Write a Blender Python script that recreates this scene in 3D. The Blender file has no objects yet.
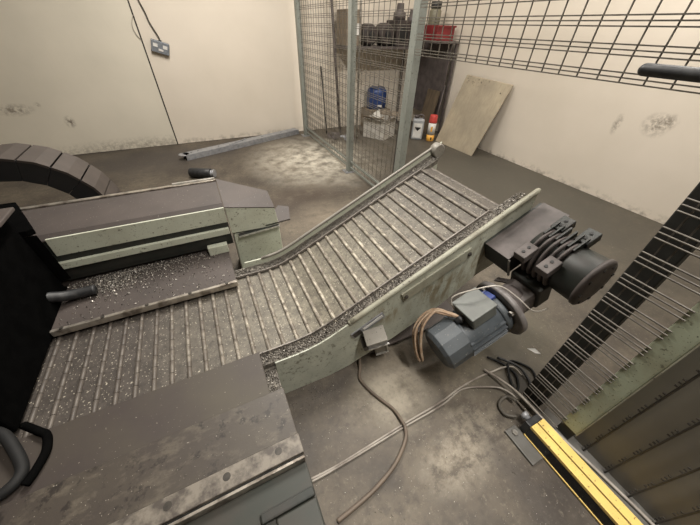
import bpy, bmesh, math, random
from mathutils import Vector, Matrix
random.seed(7)
sc = bpy.context.scene
COL = sc.collection
R = math.radians

# ---------------------------------------------------------------- camera, light, exposure
cam = bpy.data.cameras.new('camera'); cam_o = bpy.data.objects.new('camera', cam); COL.objects.link(cam_o)
cam.sensor_fit = 'HORIZONTAL'; cam.sensor_width = 36.0; cam.lens = 286.25 / 700 * 36.0; cam.clip_start = 0.02
pi_, ro, ya = .6888344, .0288946938, .466983412
fw = Vector((math.sin(ya)*math.cos(pi_), math.cos(ya)*math.cos(pi_), -math.sin(pi_)))
r0 = Vector((math.cos(ya), -math.sin(ya), 0)); u0 = r0.cross(fw)
rr = r0*math.cos(ro) + u0*math.sin(ro); uu = -r0*math.sin(ro) + u0*math.cos(ro)
cam_o.matrix_world = Matrix(((rr.x, uu.x, -fw.x, 0), (rr.y, uu.y, -fw.y, 0), (rr.z, uu.z, -fw.z, 1.1), (0, 0, 0, 1)))
sc.camera = cam_o
sc.view_settings.view_transform = 'Standard'; sc.view_settings.look = 'None'
sc.view_settings.exposure = 0.0; sc.view_settings.gamma = 1.0; sc.view_settings.use_curve_mapping = False
world = bpy.data.worlds.new('world'); sc.world = world; world.use_nodes = True
bg = world.node_tree.nodes['Background']; bg.inputs[0].default_value = (.9, .88, .82, 1); bg.inputs[1].default_value = 0.015
# (x, y, length along y?, power)
TUBES = [(0.35, 2.15, True, 84), (1.85, 0.95, False, 54), (0.60, -0.35, True, 33), (2.2, 2.9, False, 13)]  # last two: unseen fittings added to light the housing front and the corner
CEIL = 2.65
for (x, y, along_y, pw) in TUBES:
    l = bpy.data.lights.new('tube_light', 'AREA'); l.shape = 'RECTANGLE'; l.size = 1.2; l.size_y = .12
    l.spread = R(125 if y < 0 else 180); l.energy = pw; l.color = (1, .945, .87)
    o = bpy.data.objects.new('tube_light', l); COL.objects.link(o); o.location = (x, y, CEIL - .13)
    if along_y: o.rotation_euler.z = R(90)

# ---------------------------------------------------------------- materials
def nt(name):
    m = bpy.data.materials.new(name); m.use_nodes = True
    t = m.node_tree; b = t.nodes['Principled BSDF']
    return m, t, b
def N(t, kind, **kw):
    n = t.nodes.new(kind)
    for k, v in kw.items(): setattr(n, k, v)
    return n
def noise(t, scale, detail=4, rough=.55, vec=None, stretch=None):
    tc = N(t, 'ShaderNodeNewGeometry') if vec is None else None
    src = tc.outputs['Position'] if vec is None else vec
    if stretch:
        mp = N(t, 'ShaderNodeMapping'); mp.inputs['Scale'].default_value = stretch
        t.links.new(src, mp.inputs['Vector']); src = mp.outputs['Vector']
    n = N(t, 'ShaderNodeTexNoise'); n.inputs['Scale'].default_value = scale
    n.inputs['Detail'].default_value = detail; n.inputs['Roughness'].default_value = rough
    t.links.new(src, n.inputs['Vector'])
    return n.outputs['Fac']
def ramp(t, fac, a, b):
    r = N(t, 'ShaderNodeMapRange'); r.inputs['From Min'].default_value = a; r.inputs['From Max'].default_value = b
    t.links.new(fac, r.inputs['Value']); return r.outputs['Result']
def mul(t, a, b, op='MULTIPLY'):
    m = N(t, 'ShaderNodeMath', operation=op, use_clamp=True)
    for i, v in enumerate((a, b)):
        if isinstance(v, (int, float)): m.inputs[i].default_value = v
        else: t.links.new(v, m.inputs[i])
    return m.outputs[0]
def mix(t, fac, a, b):
    m = N(t, 'ShaderNodeMix', data_type='RGBA')
    if isinstance(fac, (int, float)): m.inputs[0].default_value = fac
    else: t.links.new(fac, m.inputs[0])
    for s, v in ((6, a), (7, b)):
        if isinstance(v, tuple): m.inputs[s].default_value = (*v[:3], 1)
        else: t.links.new(v, m.inputs[s])
    return m.outputs[2]
def near(t, p, rad, scale=(1, 1, 1)):
    """1 at a point of the world, 0 beyond rad (stains, wear and painted light or shade with a place of their own)"""
    g = N(t, 'ShaderNodeNewGeometry'); s = N(t, 'ShaderNodeVectorMath', operation='SUBTRACT')
    t.links.new(g.outputs['Position'], s.inputs[0]); s.inputs[1].default_value = p
    m = N(t, 'ShaderNodeVectorMath', operation='MULTIPLY'); t.links.new(s.outputs[0], m.inputs[0]); m.inputs[1].default_value = scale
    l = N(t, 'ShaderNodeVectorMath', operation='LENGTH'); t.links.new(m.outputs[0], l.inputs[0])
    return ramp(t, l.outputs['Value'], rad, rad*.25)
def bump(t, b, h, strength, dist=.002):
    n = N(t, 'ShaderNodeBump'); n.inputs['Strength'].default_value = strength; n.inputs['Distance'].default_value = dist
    t.links.new(h, n.inputs['Height']); t.links.new(n.outputs[0], b.inputs['Normal'])
def simple(name, c, rough=.5, metal=0, c2=None, scale=30, a=.4, b_=.65, bmp=0, speck=None, speck_scale=160, speck_lo=.66, stretch=None):
    m, t, b = nt(name)
    b.inputs['Roughness'].default_value = rough; b.inputs['Metallic'].default_value = metal
    if rough >= 1: b.inputs['Specular IOR Level'].default_value = 0
    if c2 is None: c2 = tuple(v*.72 for v in c)
    f = noise(t, scale, 5, .6, stretch=stretch)
    col = mix(t, ramp(t, f, a, b_), c, c2)
    if speck is not None:
        s = noise(t, speck_scale, 2, .5)
        col = mix(t, ramp(t, s, speck_lo, speck_lo+.05), col, speck)
    t.links.new(col, b.inputs['Base Color'])
    if bmp: bump(t, b, f, bmp)
    return m
M = {}
# green machine enamel: sage, chipped and oily
def paint(name, c, dirt, amount=.55):
    m, t, b = nt(name); b.inputs['Roughness'].default_value = .45
    f1 = noise(t, 7, 5, .65); f2 = noise(t, 75, 3, .6); f3 = noise(t, 230, 2, .5)
    col = mix(t, mul(t, ramp(t, f1, .42, .72), amount), c, dirt)
    col = mix(t, ramp(t, f2, .62, .70), col, tuple(v*.55 for v in dirt))
    col = mix(t, mul(t, ramp(t, f3, .66, .72), .8), col, (.03, .028, .022))
    t.links.new(col, b.inputs['Base Color']); bump(t, b, f2, .15)
    return m
M['green'] = paint('sage_enamel', (.53, .555, .46), (.37, .36, .28))
def near_panel():
    m, t, b = nt('stained_sage_enamel'); b.inputs['Roughness'].default_value = .45
    f1 = noise(t, 6, 5, .65); f2 = noise(t, 55, 4, .65); f3 = noise(t, 230, 2, .5); st = noise(t, 16, 5, .65, stretch=(1.6, 1, .5))
    col = mix(t, ramp(t, f1, .40, .70), (.49, .505, .42), (.35, .365, .305))
    for p, rad, scl in (((.70, .575, .30), .22, (1, 1, 1.3)), ((.86, .575, .42), .14, (1.5, 1, 1)), ((.46, .575, .26), .10, (1, 1, 1.2))):
        col = mix(t, mul(t, mul(t, near(t, p, rad, scl), ramp(t, st, .44, .58)), .85), col, (.20, .155, .085))
    col = mix(t, mul(t, mul(t, near(t, (.15, .575, .17), .22, (1, 1, 2.2)), ramp(t, f2, .54, .62)), .8), col, (.16, .155, .12))
    col = mix(t, mul(t, ramp(t, f2, .60, .67), .6), col, (.15, .14, .105))
    col = mix(t, mul(t, ramp(t, f3, .66, .72), .8), col, (.03, .028, .022))
    t.links.new(col, b.inputs['Base Color']); bump(t, b, f2, .15); return m
M['green_near'] = near_panel()
M['green_oily'] = paint('oily_sage_enamel', (.36, .41, .30), (.20, .17, .085), .95)
M['post'] = paint('fence_post_paint', (.235, .25, .225), (.155, .16, .14), .6)
M['post_green'] = paint('near_post_paint', (.36, .40, .30), (.25, .25, .175), .9)
M['dark_green'] = simple('dark_green_casting', (.016, .020, .017), .5, 0, (.03, .027, .023), 18, .4, .7, .3)
M['tank'] = simple('dark_green_tank_paint', (.030, .034, .028), .5, 0, (.046, .038, .031), 8, .4, .75, .15)
M['dusty'] = simple('dusty_brown_paint', (.074, .060, .054), .62, 0, (.052, .043, .039), 5, .35, .7, .15, (.30, .27, .23), 190, .70)
M['dusty_gear'] = simple('dusty_casting', (.11, .093, .088), .6, 0, (.065, .056, .052), 20, .35, .7, .3)
def plate_mat():
    m, t, b = nt('oily_bed_plate'); b.inputs['Roughness'].default_value = .5
    f1 = noise(t, 4.5, 6, .62); f2 = noise(t, 30, 6, .7, stretch=(.6, 1, 1)); f3 = noise(t, 210, 2, .5)
    col = mix(t, ramp(t, f1, .35, .68), (.050, .041, .036), (.066, .056, .044))
    col = mix(t, mul(t, ramp(t, f2, .50, .64), .8), col, (.105, .09, .07))
    col = mix(t, mul(t, ramp(t, noise(t, 24, 5, .7), .55, .64), .85), col, (.022, .018, .016))
    col = mix(t, ramp(t, f3, .71, .75), col, (.35, .32, .27))
    t.links.new(col, b.inputs['Base Color']); bump(t, b, f2, .35, .002); return m
M['plate'] = plate_mat()
M['lip'] = simple('worn_bright_strip', (.20, .178, .148), .5, .1, (.075, .064, .055), 38, .40, .62, .3)
M['edge'] = simple('rubbed_steel_edge', (.50, .46, .40), .35, .7, (.22, .19, .16), 26, .45, .62)
def belt_mat():
    m, t, b = nt('oily_belt_plate'); b.inputs['Roughness'].default_value = .6
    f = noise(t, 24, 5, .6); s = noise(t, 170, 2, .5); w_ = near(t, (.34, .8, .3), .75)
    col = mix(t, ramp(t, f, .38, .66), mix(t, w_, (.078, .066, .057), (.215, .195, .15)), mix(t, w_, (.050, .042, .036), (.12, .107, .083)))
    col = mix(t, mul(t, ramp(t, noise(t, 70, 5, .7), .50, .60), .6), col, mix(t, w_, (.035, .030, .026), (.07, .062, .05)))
    col = mix(t, ramp(t, s, .64, .70), col, (.46, .42, .34))
    t.links.new(col, b.inputs['Base Color']); bump(t, b, f, .4); return m
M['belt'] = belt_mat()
def rod_mat():
    m, t, b = nt('worn_hinge_steel')
    f = noise(t, 14, 4, .65); g = noise(t, 60, 2, .5, stretch=(1, .5, 1))
    k = mul(t, ramp(t, f, .40, .60), ramp(t, g, .38, .52))
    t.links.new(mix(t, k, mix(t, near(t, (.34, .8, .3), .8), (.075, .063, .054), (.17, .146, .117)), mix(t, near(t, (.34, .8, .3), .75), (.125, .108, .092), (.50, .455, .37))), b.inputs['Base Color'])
    t.links.new(ramp(t, k, 0, 4), b.inputs['Metallic']); b.inputs['Roughness'].default_value = .5
    return m
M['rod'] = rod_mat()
M['flange'] = simple('chip_covered_flange', (.11, .10, .085), .6, .2, (.20, .18, .15), 60, .4, .6, .5, (.45, .42, .36), 240, .66)
def chip_mat(name, c1, c2, metal):
    m, t, b = nt(name)
    oi = noise(t, 220, 1, .5)
    t.links.new(mix(t, ramp(t, oi, .45, .62), c1, c2), b.inputs['Base Color'])
    b.inputs['Metallic'].default_value = metal; b.inputs['Roughness'].default_value = .38
    return m
M['chips'] = chip_mat('metal_swarf', (.085, .075, .065), (.25, .228, .20), .35)
M['strip'] = simple('dull_edge_strip', (.24, .215, .19), .5, .1, (.12, .105, .09), 40, .4, .62)
M['dark_post'] = simple('dark_painted_post', (.028, .029, .026), .6, 0, (.02, .02, .018), 20)
M['chips_bright'] = chip_mat('bright_swarf', (.06, .055, .05), (.85, .80, .72), .3)
M['bed'] = simple('smooth_oily_bed', (.050, .040, .0355), .6, 0, (.068, .058, .043), 3.5, .4, .7, .08, (.30, .27, .22), 190, .715)
M['loop'] = simple('dull_black_cable', (.006, .0062, .0065), .75)
M['paper'] = simple('white_paper', (.86, .85, .82), .7, 0, (.82, .81, .78))
M['rail'] = simple('pale_rail_paint', (.33, .33, .26), .5, 0, (.22, .205, .155), 12, .4, .68, .2, (.07, .06, .05), 120, .66)
M['rail_worn'] = simple('grey_worn_rail', (.25, .235, .205), .5, .1, (.20, .185, .16), 14, .4, .68, .2, (.07, .06, .05), 120, .66)
M['black'] = simple('black_rubber', (.003, .003, .003), 1.0, 0, (.004, .004, .004), 20, .4, .6, .1)
M['hose'] = simple('black_hose', (.013, .014, .016), .5, 0, (.035, .035, .036), 40)
M['chain'] = simple('dusty_brown_chain', (.060, .048, .041), .65, 0, (.045, .036, .031), 10, .4, .7, .1)
M['chain_dark'] = simple('dark_chain_side', (.010, .010, .011), .7, 0, (.014, .013, .013), 14)
M['galv'] = simple('galvanised_steel', (.34, .345, .36), .45, .35, (.24, .245, .26), 30, .4, .65, .05)
M['wire'] = simple('mesh_wire', (.095, .085, .07), .55, .3, (.16, .145, .12), 40)
M['wire_light'] = simple('near_mesh_wire', (.135, .122, .105), .55, .2, (.085, .075, .065), 40)
M['sheet'] = simple('dull_grey_sheet', (.20, .188, .158), .6, 0, (.16, .148, .13), 3, .35, .7, .05)
M['profile'] = simple('grey_profile', (.14, .135, .125), .5, .2, (.10, .095, .085), 12)
M['yellow'] = simple('yellow_enamel', (.76, .54, .16), .5, 0, (.68, .48, .15), 20, .4, .7, .05, (.22, .16, .05), 100, .645)
M['opt'] = simple('black_optic_window', (.012, .012, .013), .12)
M['motor'] = simple('blue_grey_enamel', (.072, .083, .092), .5, 0, (.05, .057, .063), 14, .4, .7, .08, (.4, .38, .34), 150, .69)
M['motor_lid'] = simple('grey_terminal_box', (.12, .128, .118), .5, 0, (.09, .095, .088), 20, .4, .7)
M['blue'] = simple('blue_enamel', (.035, .06, .22), .4, 0, (.02, .03, .10), 20)
M['flange_grey'] = simple('cast_flange', (.19, .175, .17), .5, .1, (.13, .12, .115), 25)
M['bolt'] = simple('bolt_steel', (.42, .40, .37), .35, .7, (.25, .23, .20), 60)
M['bolt_dark'] = simple('oily_bolt', (.065, .058, .05), .45, .3, (.04, .036, .032), 60)
M['chrome'] = simple('bright_edge_steel', (.66, .65, .62), .3, .7, (.4, .39, .36), 60)
M['lead'] = simple('brown_leads', (.30, .20, .13), .6, 0, (.42, .33, .24), 60)
M['cable_grey'] = simple('grey_cable_sheath', (.34, .31, .27), .55, 0, (.15, .125, .105), 9, .42, .62)
M['cable_brown'] = simple('dusty_brown_hose', (.15, .115, .085), .6, 0, (.09, .07, .055), 12)
M['cable_white'] = simple('pale_cable', (.55, .52, .47), .5, 0, (.35, .32, .28), 20)
M['cable_dark'] = simple('dark_wire', (.09, .08, .065), .6)
M['white'] = simple('white_plastic', (.72, .71, .68), .5, 0, (.55, .53, .5), 14)
M['carton'] = simple('white_carton', (.62, .60, .56), .7, 0, (.48, .45, .40), 9)
M['card'] = simple('brown_cardboard', (.23, .185, .135), .8, 0, (.17, .135, .10), 12)
M['red'] = simple('red_plastic', (.26, .025, .028), .5, 0, (.17, .018, .02), 10)
M['red_cap'] = simple('red_cap', (.60, .07, .06), .45)
M['orange'] = simple('orange_label', (.85, .45, .08), .5, 0, (.75, .36, .06), 20)
M['blue_drum'] = simple('blue_plastic_drum', (.02, .05, .17), .42, 0, (.014, .03, .10), 12)
M['jerry'] = simple('pale_grey_plastic', (.40, .42, .44), .5, 0, (.30, .31, .32), 12)
M['ink'] = simple('black_ink', (.012, .012, .012), .6)
M['socket'] = simple('grey_socket_plate', (.23, .25, .28), .4, .2, (.17, .185, .20), 40)
M['rust'] = simple('rusty_machine_parts', (.055, .042, .038), .7, .1, (.03, .025, .024), 14, .4, .65, .4)
M['rack'] = simple('dark_rack_steel', (.12, .10, .095), .6, .1, (.075, .063, .06), 12)
M['wood'] = simple('dark_brown_board', (.13, .095, .06), .7, 0, (.08, .06, .04), 6, .4, .65, .1, None, 160, .66, (1, 6, 1))
def ply():
    m, t, b = nt('weathered_plywood'); b.inputs['Roughness'].default_value = .7
    f = noise(t, 3.5, 6, .6); g = noise(t, 14, 5, .6, stretch=(1, 4, 1)); d = noise(t, 30, 3, .6)
    col = mix(t, ramp(t, f, .35, .66), (.44, .375, .27), (.30, .26, .195))
    col = mix(t, mul(t, ramp(t, g, .45, .7), .4), col, (.24, .20, .15))
    col = mix(t, mul(t, ramp(t, d, .56, .62), near(t, (2.93, 2.75, .70), .28, (.3, 1, 3))), col, (.05, .04, .03))
    t.links.new(col, b.inputs['Base Color']); return m
M['ply'] = ply()
def wall_mat(name, marks, c=(.73, .66, .565), c2=(.66, .595, .50)):
    m, t, b = nt(name); b.inputs['Roughness'].default_value = .75
    f = noise(t, 1.3, 5, .55); g = noise(t, 45, 4, .6); sm = noise(t, 26, 5, .75)
    col = mix(t, ramp(t, f, .35, .7), c, c2)
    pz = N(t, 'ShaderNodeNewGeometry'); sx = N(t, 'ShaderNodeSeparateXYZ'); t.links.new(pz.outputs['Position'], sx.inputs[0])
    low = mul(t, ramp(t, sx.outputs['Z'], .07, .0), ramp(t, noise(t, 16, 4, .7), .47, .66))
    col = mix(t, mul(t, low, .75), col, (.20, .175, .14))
    for p, rad, scl, amt in marks:
        col = mix(t, mul(t, mul(t, near(t, p, rad, scl), ramp(t, sm, .42, .58)), amt), col, (.19, .16, .125))
    t.links.new(col, b.inputs['Base Color']); bump(t, b, g, .12, .003); return m
M['wall_l'] = wall_mat('cream_wall_left', [((-1.50, 3.96, .44), .13, (.8, 1, 2.2), .8), ((-1.149, 3.96, .311), .05, (1, 1, .8), 1), ((-1.32, 3.96, .47), .03, (1, 1, 1), .6), ((-.72, 3.96, .03), .5, (.5, 1, 5), .5)], (.71, .66, .555), (.62, .58, .485))
M['wall_r'] = wall_mat('cream_wall_right', [((2.96, 1.275, .555), .07, (1, 2.0, .8), .7), ((2.96, 1.04, .60), .10, (1, 1.0, 1.1), .75), ((2.96, .98, .635), .06, (1, 1, 1), .7)])
M['wall_b'] = wall_mat('cream_wall_rear', [])
M['gap'] = simple('dark_joint', (.03, .025, .02), .8)
def floor_mat():
    m, t, b = nt('oily_concrete'); b.inputs['Roughness'].default_value = .62
    f = noise(t, 2.2, 7, .62); g = noise(t, 9, 6, .65); h = noise(t, 60, 4, .6); s = noise(t, 190, 2, .5)
    col = mix(t, ramp(t, f, .36, .66), (.135, .112, .082), (.040, .031, .024))
    col = mix(t, mul(t, ramp(t, g, .50, .66), .55), col, (.036, .029, .023))
    k = noise(t, 24, 6, .72); k2 = noise(t, 55, 5, .7)
    col = mix(t, mul(t, ramp(t, k, .48, .64), .6), col, (.045, .036, .028))
    col = mix(t, mul(t, ramp(t, k2, .56, .66), .45), col, (.19, .165, .125))
    def at(p, rad, scl, amt, c, lo=.30, hi=.55, n=g):
        nonlocal col
        col = mix(t, mul(t, mul(t, near(t, p, rad, scl), ramp(t, n, lo, hi)), amt), col, c)
    at((1.05, 2.95, 0), .80, (1, .9, 1), .95, (.58, .54, .45), .30, .62)      # brightly lit floor by the fence foot, painted into the colour
    at((.40, .40, 0), .22, (1, 1.3, 1), .75, (.42, .375, .295), .25, .55)      # pale patch under the sensor box
    at((.46, .12, 0), .17, (1, 1.6, 1), .75, (.33, .29, .225), .40, .60, k)
    at((.62, .16, 0), .16, (1, 1, 1), .6, (.30, .262, .20), .42, .60, k)
    at((.22, .34, 0), .17, (1.2, 1, 1), .55, (.13, .11, .088), .2, .6)
    at((.05, .40, 0), .16, (2, 1, 1), .8, (.045, .037, .03), .25, .5)
    at((.16, .53, 0), .14, (.8, 2, 1), .7, (.06, .05, .042), .3, .5)
    at((.25, .22, 0), .13, (1, 1, 1), .7, (.055, .045, .036), .3, .55)
    at((1.0, .38, 0), .4, (1, 1.4, 1), .7, (.10, .09, .058), .2, .5)
    at((.90, .24, 0), .17, (1, 1, 1), .8, (.04, .033, .026), .2, .5)
    at((.62, .03, 0), .12, (2.2, .5, 1), .6, (.06, .05, .041), .3, .5)
    at((.62, 2.15, 0), .42, (1, 1.8, 1), .9, (.055, .04, .029), .3, .5)    # dried brown spill
    at((.35, 2.0, 0), .25, (1, 1, 1), .7, (.05, .037, .029), .35, .5)
    at((.70, 1.70, 0), .35, (1, 1, 1), .6, (.24, .20, .15), .25, .5)
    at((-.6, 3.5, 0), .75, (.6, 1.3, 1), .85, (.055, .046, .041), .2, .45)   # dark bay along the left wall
    at((2.4, 1.6, 0), 1.6, (1.2, .7, 1), .9, (.070, .064, .050), .1, .35)  # shade beyond the fence, painted into the floor as darker concrete
    at((.17, .40, 0), .10, (1, 1, 1), .7, (.06, .05, .042), .52, .6, noise(t, 26, 3, .6))
    col = mix(t, mul(t, ramp(t, h, .5, .72), .35), col, (.08, .07, .058))
    col = mix(t, ramp(t, s, .72, .75), col, (.55, .52, .45))
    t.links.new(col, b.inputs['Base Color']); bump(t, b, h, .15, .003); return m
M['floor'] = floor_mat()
M['ceil'] = simple('ceiling_paint', (.62, .59, .53), .8)
me, te, be = nt('lit_tube'); be.inputs['Emission Color'].default_value = (1, .94, .82, 1); be.inputs['Emission Strength'].default_value = 3.0; M['tube'] = me

# ---------------------------------------------------------------- mesh helpers
ORG = {}
class MB:
    """collects shapes in world coordinates and links them as one mesh object"""
    def __init__(s): s.v = []; s.f = []; s.sm = []
    def add(s, vs, fs, smooth=False):
        o = len(s.v); s.v += [tuple(v) for v in vs]; s.f += [tuple(i+o for i in f) for f in fs]; s.sm += [smooth]*len(fs); return s
    def box(s, x0, x1, y0, y1, z0, z1):
        return s.add([(x, y, z) for z in (z0, z1) for y in (y0, y1) for x in (x0, x1)],
                     [(0, 2, 3, 1), (4, 5, 7, 6), (0, 1, 5, 4), (2, 6, 7, 3), (0, 4, 6, 2), (1, 3, 7, 5)])
    def obox(s, c, ax, ay, az, h):
        c = Vector(c); A = [Vector(a).normalized()*k for a, k in zip((ax, ay, az), h)]
        return s.add([c + A[0]*i + A[1]*j + A[2]*k for k in (-1, 1) for j in (-1, 1) for i in (-1, 1)],
                     [(0, 2, 3, 1), (4, 5, 7, 6), (0, 1, 5, 4), (2, 6, 7, 3), (0, 4, 6, 2), (1, 3, 7, 5)])
    def prism(s, poly, d0, d1, f):
        n = len(poly)
        return s.add([f(a, b, d0) for a, b in poly] + [f(a, b, d1) for a, b in poly],
                     [tuple(range(n))[::-1], tuple(range(n, 2*n))] + [(i, (i+1) % n, n+(i+1) % n, n+i) for i in range(n)])
    def xz(s, poly, y0, y1): return s.prism(poly, y0, y1, lambda a, b, d: (a, d, b))
    def yz(s, poly, x0, x1): return s.prism(poly, x0, x1, lambda a, b, d: (d, a, b))
    def xy(s, poly, z0, z1): return s.prism(poly, z0, z1, lambda a, b, d: (a, b, d))
    def lathe(s, p0, axis, prof, n=24, smooth=True):
        """prof: list of (distance along the axis, radius); flat caps"""
        a = Vector(axis).normalized(); p0 = Vector(p0)
        t = a.orthogonal().normalized(); q = a.cross(t)
        vs = []; fs = []
        for (d, r) in prof:
            vs += [p0 + a*d + (t*math.cos(2*math.pi*i/n) + q*math.sin(2*math.pi*i/n))*max(r, 1e-5) for i in range(n)]
        for k in range(len(prof)-1):
            fs += [(k*n+i, k*n+(i+1) % n, (k+1)*n+(i+1) % n, (k+1)*n+i) for i in range(n)]
        s.add(vs, fs, smooth)
        o = len(s.v) - len(vs)
        s.f += [tuple(o+i for i in range(n))[::-1], tuple(o+(len(prof)-1)*n+i for i in range(n))]; s.sm += [False, False]
        return s
    def cyl(s, p0, p1, r, n=16, smooth=True):
        d = Vector(p1)-Vector(p0); return s.lathe(p0, d, [(0, r), (d.length, r)], n, smooth)
    def rbar(s, p0, p1, r, n=12):
        d = Vector(p1)-Vector(p0); L = d.length
        pr = [(r-r*math.cos(k*math.pi/8), r*math.sin(k*math.pi/8)) for k in range(5)]
        pr += [(L-r+r*math.sin(k*math.pi/8), r*math.cos(k*math.pi/8)) for k in range(5)]
        return s.lathe(p0, d, pr, n)
    def tube(s, pts, r, n=8, sub=6):
        P = [Vector(p) for p in pts]; Q = []
        for i in range(len(P)-1):
            a, b, c, d = P[max(i-1, 0)], P[i], P[i+1], P[min(i+2, len(P)-1)]
            for k in range(sub):
                u = k/sub
                Q.append(.5*((2*b)+(c-a)*u+(2*a-5*b+4*c-d)*u*u+(3*b-a-3*c+d)*u**3))
        Q.append(P[-1]); m = len(Q); vs = []; nrm = None
        for i, p in enumerate(Q):
            tg = (Q[min(i+1, m-1)]-Q[max(i-1, 0)]).normalized()
            nrm = tg.orthogonal().normalized() if nrm is None else (nrm - tg*nrm.dot(tg)).normalized()
            bi = tg.cross(nrm)
            vs += [p + (nrm*math.cos(2*math.pi*k/n)+bi*math.sin(2*math.pi*k/n))*r for k in range(n)]
        fs = [(i*n+k, i*n+(k+1) % n, (i+1)*n+(k+1) % n, (i+1)*n+k) for i in range(m-1) for k in range(n)]
        fs += [tuple(range(n))[::-1], tuple((m-1)*n+k for k in range(n))]
        return s.add(vs, fs, True)
    def wire(s, p0, p1, r):
        d = (Vector(p1)-Vector(p0)); t = d.orthogonal().normalized()*r; q = d.normalized().cross(t)
        c = [t, q, -t, -q]
        return s.add([Vector(p0)+k for k in c]+[Vector(p1)+k for k in c], [(0, 1, 5, 4), (1, 2, 6, 5), (2, 3, 7, 6), (3, 0, 4, 7)])
    def mesh(s, name, org=(0, 0, 0)):
        m = bpy.data.meshes.new(name); o = Vector(org)
        m.from_pydata([tuple(Vector(v)-o) for v in s.v], [], s.f)
        m.polygons.foreach_set('use_smooth', s.sm)
        bm = bmesh.new(); bm.from_mesh(m); bmesh.ops.recalc_face_normals(bm, faces=bm.faces); bm.to_mesh(m); bm.free()
        return m
    def build(s, name, mat, parent=None, bevel=0, label=None, cat=None, group=None, kind=None, org=None):
        base = ORG.get(parent.name, (0, 0, 0)) if parent else (org or (0, 0, 0))
        me = s.mesh(name, base); me.materials.append(M[mat] if isinstance(mat, str) else mat)
        o = bpy.data.objects.new(name, me); COL.objects.link(o)
        if parent: o.parent = parent
        else: o.location = base
        ORG[o.name] = base
        if bevel:
            b = o.modifiers.new('bevel', 'BEVEL'); b.width = bevel; b.segments = 2; b.limit_method = 'ANGLE'; b.angle_limit = R(40)
        tag(o, label, cat, group, kind)
        return o
def tag(o, label=None, cat=None, group=None, kind=None):
    if label: o['label'] = label
    if cat: o['category'] = cat
    if group: o['group'] = group
    if kind: o['kind'] = kind
def thing(name, loc, label, cat, group=None):
    o = bpy.data.objects.new(name, None); COL.objects.link(o); o.location = loc; o.empty_display_size = .05
    ORG[o.name] = tuple(loc); tag(o, label, cat, group); return o
def inst(src, name, parent, loc, ry=0, rz=0):
    """a copy of a part that shares its mesh"""
    o = src.copy(); o.name = name; COL.objects.link(o); o.parent = parent
    o.location = Vector(loc) - Vector(ORG[parent.name]); o.rotation_euler = (0, ry, rz); return o
def swarf(name, parent, mat, pts, size):
    mb = MB()
    for p in pts:
        s = size*random.uniform(.4, 1.5)
        d = Vector((random.uniform(-1, 1), random.uniform(-1, 1), random.uniform(-.2, .9))).normalized()
        e = d.orthogonal().normalized()
        p = Vector(p) + Vector((0, 0, s*.3))
        mb.add([p-d*s, p+e*s*.5, p+d*s, p+d.cross(e)*s*.45], [(0, 1, 2), (0, 2, 3), (0, 3, 1), (1, 3, 2)])
    return mb.build(name, mat, parent, kind='stuff')

# ---------------------------------------------------------------- room shell
XW, YW = 2.96, 3.96
X0, Y0 = -3.6, -3.0
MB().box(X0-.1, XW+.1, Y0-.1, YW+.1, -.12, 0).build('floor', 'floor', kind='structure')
MB().box(X0-.1, XW+.1, Y0-.1, YW+.1, CEIL, CEIL+.1).build('ceiling', 'ceil', kind='structure')
wl = MB().box(X0-.1, XW+.1, YW+.012, YW+.12, 0, CEIL).build('wall_left', 'gap', kind='structure')
MB().box(X0, -.2945, YW, YW+.012, .004, CEIL).build('wall_panel', 'wall_l', wl)
MB().box(-.2815, XW, YW, YW+.012, .004, CEIL).build('wall_panel', 'wall_r', wl)
MB().box(XW, XW+.12, Y0-.1, YW+.1, 0, CEIL).build('wall_right', 'wall_r', kind='structure')
MB().box(X0-.12, X0, Y0-.1, YW+.1, 0, CEIL).build('wall_rear', 'wall_b', kind='structure')
MB().box(X0-.1, XW+.1, Y0-.12, Y0, 0, CEIL).build('wall_front', 'wall_b', kind='structure')
for i, (x, y, ay, pw) in enumerate(TUBES):
    t = thing('ceiling_light', (x, y, CEIL), ['fluorescent ceiling fitting above the floor left of the mesh fence', 'fluorescent ceiling fitting above the drive end of the conveyor', 'unseen ceiling fitting behind the viewer, added to light the housing front', 'unseen ceiling fitting added to brighten the fenced corner'][i], 'ceiling light', 'fluorescent ceiling fittings')
    hx, hy = (.05, .62) if ay else (.62, .05)
    MB().box(x-hx, x+hx, y-hy, y+hy, CEIL-.05, CEIL).build('housing', 'white', t, .004)
    ex, ey = (0, .6) if ay else (.6, 0)
    MB().cyl((x-ex, y-ey, CEIL-.075), (x+ex, y+ey, CEIL-.075), .014).build('tube', 'tube', t)

# ---------------------------------------------------------------- swarf conveyor
SL = .48; AL = math.atan(SL); ZF = .222; PITCH = .0507
XK = (ZF-.142)/SL; TL = .075; RC = TL/math.tan(AL/2)
XE = .905                                             # where the belt turns over its sprocket
xa = XK-TL; arc = RC*AL; L3 = (XE-(XK+TL*math.cos(AL)))/math.cos(AL); RS = .055
def path(s):
    """belt line: s = 0 at x = xa; returns x, z, angle"""
    if s <= 0: return xa+s, ZF, 0.
    if s <= arc:
        a = s/RC; return xa+RC*math.sin(a), ZF+RC*(1-math.cos(a)), a
    if s <= arc+L3:
        d = s-arc; return XK+(TL+d)*math.cos(AL), ZF+(TL+d)*math.sin(AL), AL
    a = (s-arc-L3)/RS; xe = XK+(TL+L3)*math.cos(AL); ze = ZF+(TL+L3)*math.sin(AL)
    cx, cz = xe+RS*math.sin(AL), ze-RS*math.cos(AL); b = AL-a
    return cx-RS*math.sin(b), cz+RS*math.cos(b), b
def zb(x):
    if x < xa: return ZF
    if x < XK+TL*math.cos(AL): return ZF+RC-math.sqrt(max(RC*RC-(x-xa)**2, 0))
    return ZF+SL*(x-XK)
YN, YF = .625, 1.05                                   # belt edges
PN, PF = .575, 1.10                                   # outer faces of the side panels
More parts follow.
